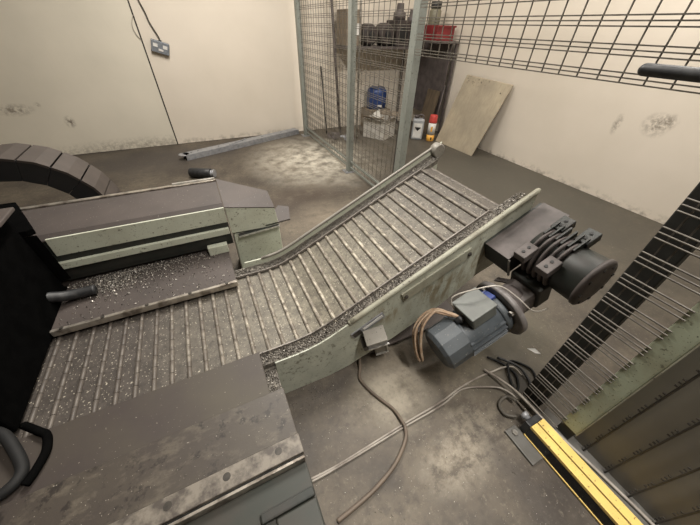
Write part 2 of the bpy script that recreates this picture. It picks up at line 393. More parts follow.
conv = thing('swarf_conveyor', (.4, .84, 0), 'low sage green swarf conveyor with ribbed hinged steel belt rising to the right', 'conveyor')
pm = MB().box(-PITCH*.47, PITCH*.47, YN+.002, YF-.002, -.006, 0).add([], [])
plate0 = None; rod0 = None
S0 = -1.10-xa; nS = int((arc+L3+RS*2.2-S0)/PITCH)
rm = MB()
yk = YN+.004; w = (YF-YN-.008)/9
for k in range(9):                                    # hinge knuckles: short sleeves on the pin
    rm.lathe((0, yk+k*w+.001, .002), (0, 1, 0), [(0, .0072), (.0008, .0076), (w-.0018, .0076), (w-.001, .0072)], 8)
rm.cyl((0, YN-.012, .002), (0, YF+.012, .002), .0046, 8)
for i in range(nS):
    x, z, a = path(S0+i*PITCH); xm, zm, am = path(S0+(i+.5)*PITCH)
    if plate0 is None:
        pme = pm.mesh('belt_plate'); pme.materials.append(M['belt']); plate0 = bpy.data.objects.new('belt_plate', pme)
        rme = rm.mesh('hinge_rod'); rme.materials.append(M['rod']); rod0 = bpy.data.objects.new('hinge_rod', rme)
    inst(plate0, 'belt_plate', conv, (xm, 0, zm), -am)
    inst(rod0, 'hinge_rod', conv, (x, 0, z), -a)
for ob in (plate0, rod0): bpy.data.objects.remove(ob)
# side panels: floor-standing trough that lifts off the floor with the incline
top_n = [(x/100, zb(x/100)) for x in range(2, 107, 4)]
XP = 1.06
bot_n = [(.02, .003), (.21, .0), (.30, .012), (.354, .035), (.43, .058), (.501, .082), (.566, .112), (.729, .186), (.898, .305), (XP, .36)]
poly = bot_n + [(XP, zb(XP))] + top_n[::-1]
side_n = MB().xz(poly, PN, PN+.006).build('side_panel', 'green_near', conv, label='near side panel in chipped sage green paint')
poly_f = [(x, z) for x, z in bot_n[:-2]] + [(.92, .32), (1.03, .40), (1.03, zb(1.03)+.045)] + [(x, z+.045) for x, z in top_n[:-2]][::-1]
MB().xz(poly_f, PF-.006, PF).build('side_panel', 'green', conv, label='far side panel rising above the belt')
MB().xz([(-.9, .02), (.9, .02), (.9, .03), (-.9, .03)], PN+.006, PF-.006).build('trough_floor', 'dusty', conv)
# flanges beside the belt
for nm, a_, b_, dz0, dz1 in (('flange', PN+.006, YN-.002, .002, .004), ('flange', YF+.002, PF-.006, .004, .018)):
    xs = [-.9+.03*i for i in range(int((1.03+.9)/.03))]
    mb = MB(); vs = []; fs = []
    for x in xs:
        h = (dz0, dz1) if a_ < .8 else (dz0, dz1)
        vs += [(x, a_, zb(x)+h[0]), (x, b_, zb(x)+h[1]), (x, a_, zb(x)-.02), (x, b_, zb(x)-.02)]
    for i in range(len(xs)-1):
        k = 4*i; fs += [(k, k+4, k+5, k+1), (k+2, k+3, k+7, k+6), (k, k+2, k+6, k+4), (k+1, k+5, k+7, k+3)]
    fs += [(0, 1, 3, 2), (4*len(xs)-4, 4*len(xs)-2, 4*len(xs)-1, 4*len(xs)-3)]
    mb.add(vs, fs).build(nm, 'flange', conv)
def rail(y, x0, x1, dz, r, mat, lab, n=14):
    pts = [(x0+(x1-x0)*i/n, y, zb(x0+(x1-x0)*i/n)+dz) for i in range(n+1)]
    mb = MB().tube(pts, r, 10, 2)
    for p in (pts[0], pts[-1]): mb.lathe((p[0], p[1]-.0, p[2]-r*.9), (0, 0, 1), [(r*.1, r*.5), (r*.4, r*.85), (r*.9, r), (r*1.4, r*.85), (r*1.75, r*.45)], 10)
    return mb.build('rail', mat, conv, label=lab)
rail(PN+.003, .30, 1.055, .002, .0105, 'rail', 'rounded olive rail along the top of the near panel')
rail(PF-.004, .10, 1.0, .047, .0065, 'rail_worn', 'rounded rail along the top of the far panel')
# rounded nose plate that caps the far panel
c = Vector((1.00, 0, zb(1.0)+.028))
MB().lathe((c.x, PF-.035, c.z), (0, 1, 0), [(0, .028), (.004, .032), (.038, .032), (.042, .028)], 20).build('panel_nose', 'rail_worn', conv, label='rounded worn end of the far rail')
# bright inner strips along both belt edges
for y in (YN-.001, YF+.001):
    pts = [(-.55+.06*i, y, zb(-.55+.06*i)+.010) for i in range(25)]
    mb = MB()
    for p, q in zip(pts, pts[1:]): mb.obox((Vector(p)+Vector(q))/2, Vector(q)-Vector(p), (0, 1, 0), (Vector(q)-Vector(p)).cross(Vector((0, 1, 0))), ((Vector(q)-Vector(p)).length/2+.001, .0022, .005))
    mb.build('edge_strip', 'strip', conv, label='worn bright strip along the belt edge')
# trim bar with two bolts, nameplate on the near panel
def on_slope(x, perp): return Vector((x, 0, zb(x))) + Vector((-math.sin(AL), 0, math.cos(AL)))*perp
E1 = Vector((math.cos(AL), 0, math.sin(AL))); E3 = Vector((-math.sin(AL), 0, math.cos(AL))); EY = Vector((0, 1, 0))
bar_c = Vector((.655, PN-.004, .392))
bar = MB().obox(bar_c, (.27, 0, .118), EY, Vector((-.118, 0, .27)), (.158, .004, .024)).build('trim_bar', 'rail', conv, .002, label='flat pale bar bolted along the near panel')
bd = Vector((.27, 0, .118)).normalized()
for s in (-.145, .145):
    p = bar_c + bd*s; MB().lathe((p.x, PN-.016, p.z), (0, 1, 0), [(0, .005), (.003, .0085), (.010, .0085)], 6, False).build('bolt', 'bolt_dark', bar)
np_c = Vector((.372, PN-.0025, .239)); nd = Vector((.13, 0, .065)).normalized(); nu = Vector((-.065, 0, .13)).normalized()
npl = MB().obox(np_c, nd, EY, nu, (.072, .002, .0165)).build('nameplate', 'galv', conv, label='small riveted nameplate, dark at its left end')
MB().obox(np_c+nd*.022-EY*.0025, nd, EY, nu, (.044, .001, .006)).build('plate_field', 'white', npl)
MB().obox(np_c-nd*.05-EY*.0025, nd, EY, nu, (.018, .001, .013)).build('plate_field', 'bolt_dark', npl)
swarf_pts = []
for i in range(5200):
    x = random.uniform(-.06, 1.02); swarf_pts.append((x, random.uniform(PN+.008, YN-.004), zb(x)+.004))
for i in range(5200):
    x = random.uniform(-.06, 1.0); y = random.uniform(YF+.004, PF-.010); swarf_pts.append((x, y, zb(x)+.004+.016*(y-YF)/(PF-YF)))
MB().box(-.055, .018, .455, .615, .18, .196).build('slot_plate', 'flange', conv)
swarf_pts += [(random.uniform(-.05, .016), random.uniform(.46, .575), .198) for _ in range(700)]
swarf('flange_swarf', conv, 'chips', swarf_pts, .0035)
pts = []
for i in range(4200):
    s = random.uniform(-.35, arc+L3) if i % 4 else random.uniform(-.7, arc+L3); x, z, a = path(s); pts.append((x, random.uniform(YN+.01, YF-.01), z+.001))
for i in range(900):
    x = random.uniform(-.06, .12); pts.append((x, random.choice([random.uniform(PF-.02, 1.04), random.gauss(.6, .02)]), zb(x)+.004))
swarf('belt_swarf', conv, 'chips', pts, .0016)
# discharge head shaft and a leg under the head
MB().cyl((.945, PN+.006, .55), (.945, PF-.006, .55), .02).build('head_shaft', 'bolt_dark', conv)
MB().box(.80, .84, .96, 1.00, 0, .30).box(.76, .88, .92, 1.04, 0, .008).build('support_leg', 'green', conv)

# ---------------------------------------------------------------- drive unit on the conveyor head
gm = thing('gear_motor', (.95, .42, 0), 'blue grey electric motor on a dark green ribbed gearbox at the conveyor head', 'motor')
gc = Vector((1.0, 0, .485))
def gp(e1, y, e3): return gc + E1*e1 + EY*y + E3*e3
# bolted-on mounting box between panel and gearbox
pmb = [Vector((.858, 0, .479)), Vector((1.10, 0, .597))]
mbx = MB(); dn = E3*-.095
q = [pmb[0], pmb[1], pmb[1]+dn, pmb[0]+dn]
mbx.prism([(v.x, v.z) for v in q], .462, PN, lambda a, b, d: (a, d, b)).build('mounting_box', 'dark_green', gm, .003)
q = [pmb[0]-E1*.002+E3*.003, pmb[1]+E1*.002+E3*.003, pmb[1]+E1*.002, pmb[0]-E1*.002]
MB().prism([(v.x, v.z) for v in q], .459, PN-.012, lambda a, b, d: (a, d, b)).build('mounting_lid', 'dusty_gear', gm, label='dusty brown top of the mounting box')
MB().obox(gp(-.128, .46, .0), E1, EY, E3, (.003, .003, .048)).build('corner_edge', 'bolt', gm)
MB().lathe((gc.x, .25, gc.z), EY, [(.03, .076), (.212, .076)], 28).build('gear_barrel', 'dark_green', gm)
for k in range(5):
    y = .345+k*.022; mb = MB().lathe((gc.x, y, gc.z), EY, [(0, .084), (.002, .092), (.009, .092), (.011, .084)], 28)
    mb.build('cooling_rib', 'dusty_gear', gm)
for sgn, mt in ((-1, 'dusty_gear'), (1, 'dark_green')):
    for y in (.437, .352):
        f = MB().obox(gp(sgn*.080, y, .070), E1, EY, E3, (.032, .022, .016)).build('foot_pad', mt, gm, .003)
        for dx in (-.012, .012):
            p = gp(sgn*.080+dx, y, .0858); MB().lathe(p, E3, [(0, .0055), (.003, .0055)], 10).build('bolt_hole', 'ink', f)
# fins running across the rear of the casting
for k in range(6):
    MB().obox(gp(.035+.004*(k % 2), .34+k*.021, .083), E1, EY, E3, (.034, .003, .012)).build('casting_fin', 'dark_green', gm)
MB().lathe((gc.x, .345, gc.z), (0, -1, 0), [(0, .078), (.012, .084), (.085, .086), (.092, .086)], 36).build('output_drum', 'dark_green', gm)
ed = MB().lathe((gc.x, .262, gc.z), (0, -1, 0), [(0, .090), (.010, .090), (.016, .082), (.017, .05)], 36).build('end_disc', 'dusty_gear', gm, label='dusty end cover disc of the gearbox')
for k in range(8):
    a = k*math.pi/4+.3; p = Vector((gc.x+.070*math.cos(a), .246, gc.z+.070*math.sin(a)))
    MB().lathe(p, (0, -1, 0), [(0, .006), (.004, .006)], 6, False).build('bolt', 'bolt_dark', ed)
# right-angle input stage
F0 = Vector((.570, .40, .185)); MA = Vector((.28, 0, .115)).normalized(); MU = Vector((-MA.z, 0, MA.x)); 
FL = F0 + MA*.302
MB().obox(FL+MA*.066-MU*.005, MA, EY, MU, (.056, .052, .055)).build('input_stage', 'dusty_gear', gm, .018)
MB().lathe(FL+MA*.008, MA, [(0, .082), (.012, .078), (.03, .062), (.06, .056)], 24).build('input_bell', 'dusty_gear', gm)
MB().obox(FL+MA*.13+MU*.015, MA, EY, MU, (.034, .062, .058)).build('gear_neck', 'dark_green', gm, .008)
MB().obox(gp(-.12, .43, -.075), Vector((.5, -.75, .2)), E3, E1, (.07, .004, .010)).build('bracket', 'dusty_gear', gm, label='diagonal pale bracket bar')
# motor: cowl, ribbed body, terminal box, blue end shield, flange ring
mot = MB().lathe(F0, MA, [(0, .060), (.002, .067), (.014, .073), (.252, .073)], 36).build('motor_body', 'motor', gm)
MB().lathe(F0-MA*.002, MA, [(0, .062), (.002, .068), (.014, .0815), (.104, .0815)], 12, False).build('fan_cowl', 'motor', mot, .002, label='angular smooth fan cowl')
for k in range(22):
    a = 2*math.pi*k/22
    d = EY*math.cos(a)+MU*math.sin(a)
    if d.dot(MU) > .72: continue
    MB().obox(F0+MA*.172+d*.078, MA, d, MA.cross(d), (.074, .0065, .0022)).build('cooling_fin', 'motor', mot)
TB = (MU*.97+EY*.12).normalized(); TS = MA.cross(TB)
tb = MB().obox(F0+MA*.185+TB*.092, MA, TS, TB, (.050, .050, .026)).build('terminal_box', 'motor_lid', gm, .006, label='square grey terminal box on the motor')
MB().obox(F0+MA*.185+TB*.1215, MA, TS, TB, (.053, .053, .0035)).build('terminal_lid', 'motor_lid', tb, .003)
MB().lathe(F0+MA*.128+TB*.088, -MA, [(0, .014), (.012, .014), (.013, .010), (.024, .010)], 8).build('cable_gland', 'hose', tb)
MB().lathe(F0+MA*.250, MA, [(0, .076), (.004, .080), (.022, .080), (.030, .076)], 32).build('end_shield', 'motor', gm)
for a in (18, 48):
    dd = MU*math.cos(R(a))+EY*math.sin(R(a)); MB().obox(F0+MA*.262+dd*.084, MA, MA.cross(dd), dd, (.012, .020, .006)).build('blue_lug', 'blue', gm, .002, label='blue painted lug')
flg = MB().lathe(F0+MA*.281, MA, [(0, .106), (.002, .112), (.020, .112), (.022, .106)], 40).build('motor_flange', 'flange_grey', gm, label='round grey flange ring of the motor')
for k in range(4):
    a = math.pi/4+k*math.pi/2; p = F0+MA*.270+(EY*math.cos(a)+MU*math.sin(a))*.088
    MB().lathe(p, MA, [(0, .010), (.011, .010)], 6, False).build('bolt', 'bolt', flg)
# leads
lb = F0+MA*.13+TB*.09
mb = MB()
for k in range(7):
    o = Vector((.007*math.cos(2.4*k), .009*math.sin(2.4*k), .007*math.cos(2.4*k+1.2)))
    mb.tube([lb+o*.3, lb-MA*.03+EY*.045+o, Vector((.60, .50, .285))+o*1.6, Vector((.545, .49, .235))+o*2, Vector((.53, .455, .16))+o*1.5, Vector((.54, .43, .10))+o], .0042, 6)
mb.build('motor_leads', 'lead', gm, label='bundle of bare brown motor leads')
MB().tube([lb+EY*.04, F0+MA*.14+EY*.07+MU*.14, F0+MA*.21+EY*.035+MU*.165, F0+MA*.29+EY*.01+MU*.135, F0+MA*.325-EY*.035+MU*.085, F0+MA*.35-EY*.085+MU*.03, F0+MA*.40-EY*.10+MU*.01], .0024, 6).build('thin_cable', 'cable_white', gm, label='thin pale cable looped over the flange')

# ---------------------------------------------------------------- sensor box on the near panel
sb = thing('sensor_box', (.41, .545, .03), 'small grey connector box on a bracket at the conveyor side panel', 'connector box')
sx = Vector((.85, -.22, .25)).normalized(); sz = Vector((-.2, -.25, .95)); sz = (sz - sx*sz.dot(sx)).normalized(); sy = sz.cross(sx)
cc = Vector((.390, .538, .194))
MB().obox(cc, sx, sy, sz, (.038, .028, .030)).build('box_body', 'galv', sb, .004)
MB().obox(cc-sy*.028-sz*.024, sx, sy, sz, (.042, .003, .005)).build('clip_edge', 'chrome', sb, label='bright clip along the lower edge')
MB().obox(cc+sz*.032, sx, sy, sz, (.040, .030, .0025)).build('box_lid', 'rail_worn', sb, .002)
MB().obox(cc-sz*.085+sx*.004-sy*.010, sx, sy, sz, (.024, .014, .050)).build('plug', 'rail_worn', sb, .004, label='plug hanging under the box')
MB().obox(cc-sz*.090+sx*.031-sy*.016, sx, sy, sz, (.003, .012, .050)).obox(cc-sz*.138+sx*.004-sy*.020, sx, sy, sz, (.027, .010, .003)).build('plug_clip', 'chrome', sb)
MB().obox(cc-sx*.046+sz*-.024, sx, sy, sz, (.012, .022, .026)).build('bracket', 'bolt_dark', sb, .003)
MB().box(.372, .412, .545, .574, .175, .205).build('mount', 'bolt_dark', sb)

# ---------------------------------------------------------------- machine bed in front of the belt (near)
nb = thing('machine_bed', (-.5, .4, 0), 'flat oily brown machine bed plate with bolted front strip, bottom left', 'machine bed')
XL = -1.6
MB().box(XL, -.019, .44, .613, .246, .262).build('rear_plate', 'bed', nb, .0015, label='smooth dusty rear plate beside the belt')
MB().box(XL, .020, .314, .452, .20, .280).build('front_plate', 'plate', nb, .002, label='pitted oily front plate, one step higher')
ls = MB().box(XL, .022, .268, .3145, .225, .2835).build('bolted_strip', 'lip', nb, .002, label='worn pale strip with countersunk bolts')
for x in (-.035, -.157, -.28, -.40, -.52):
    MB().lathe((x, .295, .2836), (0, 0, 1), [(0, .0088), (.0006, .0088)], 20).build('bolt_head', 'bolt_dark', ls)
MB().box(XL, .018, .262, .268, .20, .270).build('groove', 'ink', nb)
MB().box(XL, .020, .256, .2625, .20, .279).build('front_edge', 'edge', nb, .001, label='bright thin edge along the front groove')
MB().box(XL, .020, .10, .256, .0, .255).build('front_casing', 'tank', nb, .004, label='dark green casing below the front edge')
MB().box(XL, -.06, .44, .57, .10, .246).build('rear_casing', 'tank', nb)
hx0 = -.075
MB().box(hx0, .018, -.08, .178, .255, .263).build('hatch', 'tank', nb, .006, label='dark green hatch plate on the casing')
MB().box(hx0-.03, hx0-.008, -.08, .17, .255, .266).box(hx0-.03, .018, .178, .198, .255, .270).build('hatch_frame', 'dark_green', nb, .004)
MB().box(XL, .020, -.10, .10, .0, .255).build('lower_casing', 'tank', nb, .004)
# ---------------------------------------------------------------- machine bed behind the belt (far): plate and housing
fb = thing('belt_cover_plate', (-.35, 1.13, .2), 'dusty brown cover plate strewn with swarf above the far belt edge', 'cover plate')
MB().box(-.653, -.032, .998, 1.40, .248, .262).build('plate', 'dusty', fb, .002)
lp = MB().box(-.653, -.030, .985, .999, .240, .266).build('front_lip', 'edge', fb, .003, label='rubbed bright front lip of the plate')
for x in (-.07, -.21, -.36, -.50, -.62):
    MB().lathe((x, .992, .266), (0, 0, 1), [(0, .007), (.003, .006)], 8).build('rivet', 'bolt_dark', lp)
MB().box(-.65, -.05, 1.105, 1.24, .0, .248).build('plinth', 'dark_green', fb)
pts = [(random.triangular(-.66, -.05, -.5), 1.262-abs(random.gauss(0, .06)), .263) for _ in range(1500)] + [(random.gauss(-.50, .06), random.gauss(1.19, .035), .263) for _ in range(900)] + [(random.uniform(-.64, -.04), random.uniform(1.0, 1.25), .263) for _ in range(300)]
swarf('swarf', fb, 'chips_bright', [p for p in pts if p[1] < 1.262 and -.648 < p[0] < -.036], .0046)

hs = thing('slideway_housing', (-.35, 1.4, 0), 'long sage green slideway housing with dusty brown top behind the conveyor', 'machine housing')
face = [(-.60, .478), (.0, .471), (.0, .350), (-.632, .400)]
MB().xz([(-.618, .476), (-.001, .474), (-.001, .401), (-.620, .401)], 1.247, 1.255).build('front_panel', 'green', hs, .001, label='sage green front panel speckled with grime')
MB().box(XL, -.001, 1.255, 1.50, .28, .470).build('core', 'dark_green', hs)
MB().yz([(1.25, .470), (1.27, .487), (1.485, .503), (1.50, .500), (1.50, .465), (1.25, .465)], XL, -.001).build('top_cover', 'dusty', hs, .002, label='dusty brown top cover')
MB().obox((-.74, 1.488, .506), (1, 0, 0), EY, (0, 0, 1), (.74, .010, .003)).build('rear_strip', 'edge', hs, .001, label='bright rubbed strip along the rear edge')
MB().box(-.19, -.004, 1.494, 1.506, .500, .514).build('end_strip', 'chrome', hs, .001)
MB().xz([(-.72, .374), (-.004, .375), (-.004, .346), (-.72, .345)], 1.235, 1.262).build('lower_rail', 'green', hs, .002, label='lower pale green rail under the groove')
MB().box(-.70, -.004, 1.25, 1.26, .30, .405).build('groove', 'dark_green', hs)
MB().box(-.115, -.030, 1.215, 1.245, .263, .305).build('end_block', 'green', hs, .002, label='small pale block under the rail end')
# ---- end cap
ec = thing('housing_end_cap', (.11, 1.38, 0), 'short sage green end block with sloping dusty top, right of the long housing', 'end cap')
body = [(.003, .0), (.235, .0), (.225, .333), (.003, .345)]
MB().xz([(.003, .0), (.232, .0), (.226, .330), (.010, .330)], 1.25, 1.50).build('lower_body', 'green', ec, .003)
vs = [(.003, 1.245, .338), (.226, 1.245, .330), (.218, 1.245, .428), (.003, 1.245, .474),
      (.003, 1.50, .338), (.226, 1.40, .330), (.215, 1.36, .462), (.003, 1.50, .503)]
MB().add(vs, [(0, 1, 2, 3), (4, 7, 6, 5), (0, 4, 5, 1), (1, 5, 6, 2), (0, 3, 7, 4), (3, 2, 6, 7)]).build('upper_body', 'green', ec, .003)
MB().add([(v[0]-.001, v[1]-.002, v[2]+.004) for v in (vs[3], vs[2], vs[6], vs[7])] + [(v[0], v[1], v[2]-.001) for v in (vs[3], vs[2], vs[6], vs[7])],
         [(0, 1, 2, 3), (7, 6, 5, 4), (0, 4, 5, 1), (1, 5, 6, 2), (2, 6, 7, 3), (3, 7, 4, 0)]).build('dusty_top', 'dusty', ec, label='dusty brown sloping top of the cap')
fp = MB().add([(.03, 1.232, .322), (.225, 1.232, .335), (.225, 1.25, .340), (.03, 1.25, .328), (.03, 1.232, .318), (.225, 1.232, .331), (.225, 1.25, .336), (.03, 1.25, .324)],
         [(0, 1, 2, 3), (7, 6, 5, 4), (0, 4, 5, 1), (1, 5, 6, 2), (2, 6, 7, 3), (3, 7, 4, 0)]).build('ledge', 'dark_green', ec, label='dark ledge with bright front edge')
MB().obox((.128, 1.230, .327), (.195, 0, .013), EY, (-.013, 0, .195), (.098, .002, .004)).build('ledge_edge', 'chrome', fp)
MB().add([(.16, 1.245, .345), (.285, 1.245, .352), (.30, 1.31, .385), (.25, 1.33, .392), (.16, 1.245, .338), (.285, 1.245, .345), (.30, 1.31, .378), (.25, 1.33, .385)],
         [(0, 1, 2, 3), (7, 6, 5, 4), (0, 4, 5, 1), (1, 5, 6, 2), (2, 6, 7, 3), (3, 7, 4, 0)]).build('wiper_flap', 'dusty', ec, label='brown wiper flap sticking out of the cap')

# ---------------------------------------------------------------- black bellows and carriage at the far left
bc = thing('machine_carriage', (-1.0, .95, .23), 'black rubber bellows of the machine carriage at the left edge over the belt', 'bellows')
for k in range(14):
    x1 = -.655-k*.035
    MB().box(x1-.030, x1, .655, 1.230, .238, .60+.006*(k % 2)).build('bellows_fold', 'black', bc, .006)
MB().box(-1.5, -.67, .67, 1.22, .24, .59).build('bellows_core', 'black', bc)
MB().box(-1.5, -.622, 1.115, 1.235, .607, .619).build('carriage_plate', 'dusty', bc, .003, label='dusty plate on top of the carriage')
MB().xy([(-1.5, 1.2305), (-.640, 1.2305), (-.622, 1.2335), (-.622, 1.2345), (-1.5, 1.2345)], .30, .506).build('wiper', 'black', bc)
MB().xy([(-1.5, 1.2305), (-.64, 1.2305), (-.622, 1.243), (-.745, 1.51), (-1.5, 1.51)], .5075, .530).build('wiper_apron', 'black', bc, .003)
MB().tube([(-.665, 1.18, .46), (-.66, 1.20, .485), (-.672, 1.235, .52)], .004, 6).build('grease_pipe', 'galv', bc)
MB().tube([(-.70, 1.10, .33), (-.66, 1.12, .315), (-.63, 1.13, .298), (-.59, 1.14, .2875), (-.535, 1.143, .2845)], .020, 10).build('drag_hose', 'hose', bc, label='dark hose lying out over the swarf plate')
h1 = MB().tube([(-.74, .60, .275), (-.68, .635, .292), (-.64, .615, .30), (-.605, .560, .290), (-.588, .515, .278), (-.60, .485, .278), (-.64, .470, .278), (-.70, .466, .278)], .0125, 10, 8)
h1.build('cable_loop', 'loop', label='black cable loop lying on the bed plate at the left edge', cat='cable')
MB().tube([(-.575, .478, .274), (-.562, .505, .274), (-.552, .545, .274), (-.560, .585, .274), (-.58, .605, .274), (-.63, .65, .262)], .0095, 10, 8).build('hose', 'black', label='short black hose curving beside the cable loop', cat='hose')

# ---------------------------------------------------------------- energy chain behind the housing
ch = thing('cable_chain', (-.8, 1.7, 0), 'brown dusty cable chain arching up behind the slideway housing', 'cable chain')
ccx, ccz, RO, TH = -.785, .36, .310, .085
def cpt(a, r): return (ccx + r*math.cos(a), ccz + r*math.sin(a))
NK = 11
for k in range(NK):
    a0 = R(-90)+R(200)*k/NK+R(.15); a1 = R(-90)+R(200)*(k+1)/NK-R(.15)
    am = (a0+a1)/2
    pl = [cpt(a0, RO), cpt(a1, RO), cpt(a1, RO-TH), cpt(a0, RO-TH)]
    lk = MB().xz(pl, 1.60, 1.607).build('chain_link', 'chain_dark', ch, .001)
    MB().xz(pl, 1.793, 1.80).build('link_side', 'chain_dark', lk)
    ex = [cpt(a0+.012, RO+.004), cpt(am, RO+.007), cpt(a1-.003, RO+.004), cpt(a1-.003, RO-.006), cpt(am, RO-.003), cpt(a0+.012, RO-.006)]
    MB().xz(ex, 1.598, 1.802).build('link_cover', 'chain', lk)
    ix = [cpt(a0+.01, RO-TH), cpt(a1-.01, RO-TH), cpt(a1-.01, RO-TH+.008), cpt(a0+.01, RO-TH+.008)]
    MB().xz(ix, 1.602, 1.798).build('link_bar', 'chain_dark', lk)
MB().xz([(-2.2, ccz-RO), (ccx, ccz-RO), (ccx, ccz-RO+TH), (-2.2, ccz-RO+TH)], 1.60, 1.80).build('lower_run', 'chain', ch)
MB().box(-2.2, -.50, 1.56, 1.86, 0, ccz-RO).build('guide_tray', 'dusty', ch)

# ---------------------------------------------------------------- things on the floor to the left
d = Vector((1.185+.205, 3.915-3.40, 0)); a = Vector((-.225, 3.40, 0)); dn_ = d.normalized(); sn = Vector((-dn_.y, dn_.x, 0))
bt = thing('steel_channel', a, 'long grey steel channel with holes lying on the floor along the left wall', 'steel bar')
Lb = 1.44; mid = a + dn_*Lb/2
MB().obox(mid+Vector((0, 0, .052)), dn_, sn, (0, 0, 1), (Lb/2, .050, .004)).obox(mid+sn*-.047+Vector((0, 0, .026)), dn_, sn, (0, 0, 1), (Lb/2, .003, .026)).obox(mid+sn*.047+Vector((0, 0, .026)), dn_, sn, (0, 0, 1), (Lb/2, .003, .026)).build('web', 'galv', bt, .002)
for f_, g_ in ((.05, .0), (.10, .0), (.26, .004), (.46, .0), (.64, .0), (.83, .0)):
    MB().lathe(a+dn_*Lb*f_+sn*g_+Vector((0, 0, .0565)), (0, 0, 1), [(0, .008), (.0008, .008)], 12).build('hole', 'ink', bt)
MB().obox(a+dn_*Lb*.42+Vector((0, 0, .060)), dn_*.95+sn*.35, sn*.95-dn_*.35, (0, 0, 1), (.13, .006, .003)).build('strap', 'galv', bt, label='narrow strap bolted across the channel')
MB().lathe(a+Vector((0, 0, .048)), (0, 0, 1), [(0, .050), (.008, .050)], 20).build('rounded_end', 'galv', bt)
cr = thing('roller', (-.10, 2.84, 0), 'dark grey roller with a metal end ring on the floor behind the housing', 'roller')
ra = Vector((.19, -.10, 0)).normalized(); rp = Vector((-.19, 2.90, .044))
MB().lathe(rp, ra, [(0, .038), (.005, .042), (.185, .042), (.19, .038)], 20).build('barrel', 'hose', cr)
MB().lathe(rp+ra*.19, ra, [(0, .030), (.012, .030), (.014, .022), (.020, .022), (.022, .034), (.034, .034)], 16).build('end_ring', 'galv', cr)
MB().obox(rp+ra*.10+Vector((.02, .055, -.018)), ra, ra.cross(Vector((0, 0, 1))), (0, 0, 1), (.07, .03, .025)).build('side_block', 'hose', cr, .004)

# ---------------------------------------------------------------- wall socket with its cable
ws = thing('wall_socket', (-.15, YW, .90), 'grey double wall socket hanging crooked on the left wall below its cable', 'socket')
tl = R(-17); ux = Vector((math.cos(tl), 0, math.sin(tl))); uz = Vector((-math.sin(tl), 0, math.cos(tl))); sc_ = Vector((-.150, YW, .903))
MB().obox(sc_-EY*.016, ux, EY, uz, (.075, .016, .050)).build('back_box', 'hose', ws, .004)
MB().obox(sc_-EY*.035, ux, EY, uz, (.073, .004, .048)).build('face_plate', 'socket', ws, .003)
for s in (-1, 1):
    MB().obox(sc_-EY*.040+ux*s*.040+uz*.010, ux, EY, uz, (.018, .002, .014)).build('outlet', 'white', ws)
MB().obox(sc_-EY*.041+ux*.005-uz*.022, ux, EY, uz, (.020, .003, .009)).build('rocker_switch', 'white', ws, .002)
MB().obox(sc_-EY*.018+ux*-.0+uz*.05, ux, EY, uz, (.012, .012, .010)).build('gland', 'hose', ws, .002)
MB().tube([(-.135, YW-.014, .955), (-.14, YW-.012, .99), (-.175, YW-.010, 1.09), (-.185, YW-.009, 1.16), (-.21, YW-.008, 1.27), (-.235, YW-.008, 1.5), (-.25, YW-.008, 2.0), (-.25, YW-.008, CEIL)], .006, 8).build('supply_cable', 'cable_dark', ws)
MB().tube([(-.285, YW-.006, 1.14), (-.31, YW-.008, 1.10), (-.325, YW-.008, 1.05), (-.312, YW-.008, .99), (-.285, YW-.006, .955)], .0022, 6).build('wire_loop', 'cable_grey', label='thin grey wire loop poking from the wall joint', cat='wire')

# ---------------------------------------------------------------- far mesh fence
XF = 1.185
def grid(y0, y1, z0, z1, x, r=.0021, pitch=.066, mat='wire', parent=None, lab=None, back=.0):
    mb = MB(); n = int((y1-y0)/pitch)
    for i in range(n+1): mb.wire((x, y0+i*pitch, z0), (x, y0+i*pitch, z1), r)
    z = z0
    while z < z1:
        for k in range(3):
            if z+k*.0125 < z1: mb.wire((x-.004, y0, z+k*.0125), (x-.004, y1, z+k*.0125), r)
        z += pitch
    return mb.build('mesh_panel', mat, parent, kind='stuff', label=lab)
fence = thing('mesh_fence', (XF, 2.5, 0), 'grey green mesh fence with square posts closing off the far corner', 'fence')
FH = 2.1
for y0, y1 in ((3.73, 3.79), (2.445, 2.50), (1.63, 1.69)):
    p = MB().box(XF, XF+.05, y0, y1, .004, FH).build('post', 'post', fence, .003)
    MB().box(XF-.03, XF+.08, y0-.02, y1+.02, 0, .006).build('foot_plate', 'galv', p)
    MB().box(XF, XF+.05, y0, y1, FH, FH+.004).build('post_cap', 'hose', p)
    MB().lathe((XF-.016, (y0+y1)/2-.0, .006), (0, 0, 1), [(0, .009), (.008, .009)], 6, False).build('anchor_bolt', 'bolt', p)
grid(2.52, 3.72, .035, FH-.05, XF+.030, parent=fence)
grid(1.71, 2.43, .035, FH-.05, XF+.030, parent=fence)
grid(-1.28, 1.62, .987, FH-.05, XF+.004, .0026, parent=fence)
for y0, y1 in ((2.50, 3.73), (1.69, 2.445)):
    for z in (.045, .10):
        MB().box(XF+.020, XF+.040, y0, y1, z-.009, z+.009).build('bottom_rail', 'post', fence, .002)
MB().box(XF, XF+.05, -1.34, -1.28, .004, FH).build('post', 'post', fence, .003)
MB().box(XF+.018, XF+.032, 1.712, 1.728, .03, .62).build('latch_bar', 'bolt_dark', fence, label='thin dark bar beside the door post')
MB().cyl((XF+.05, 2.39, .3), (XF+.05, 2.39, 1.9), .006, 8).build('hinge_rod', 'bolt', fence)

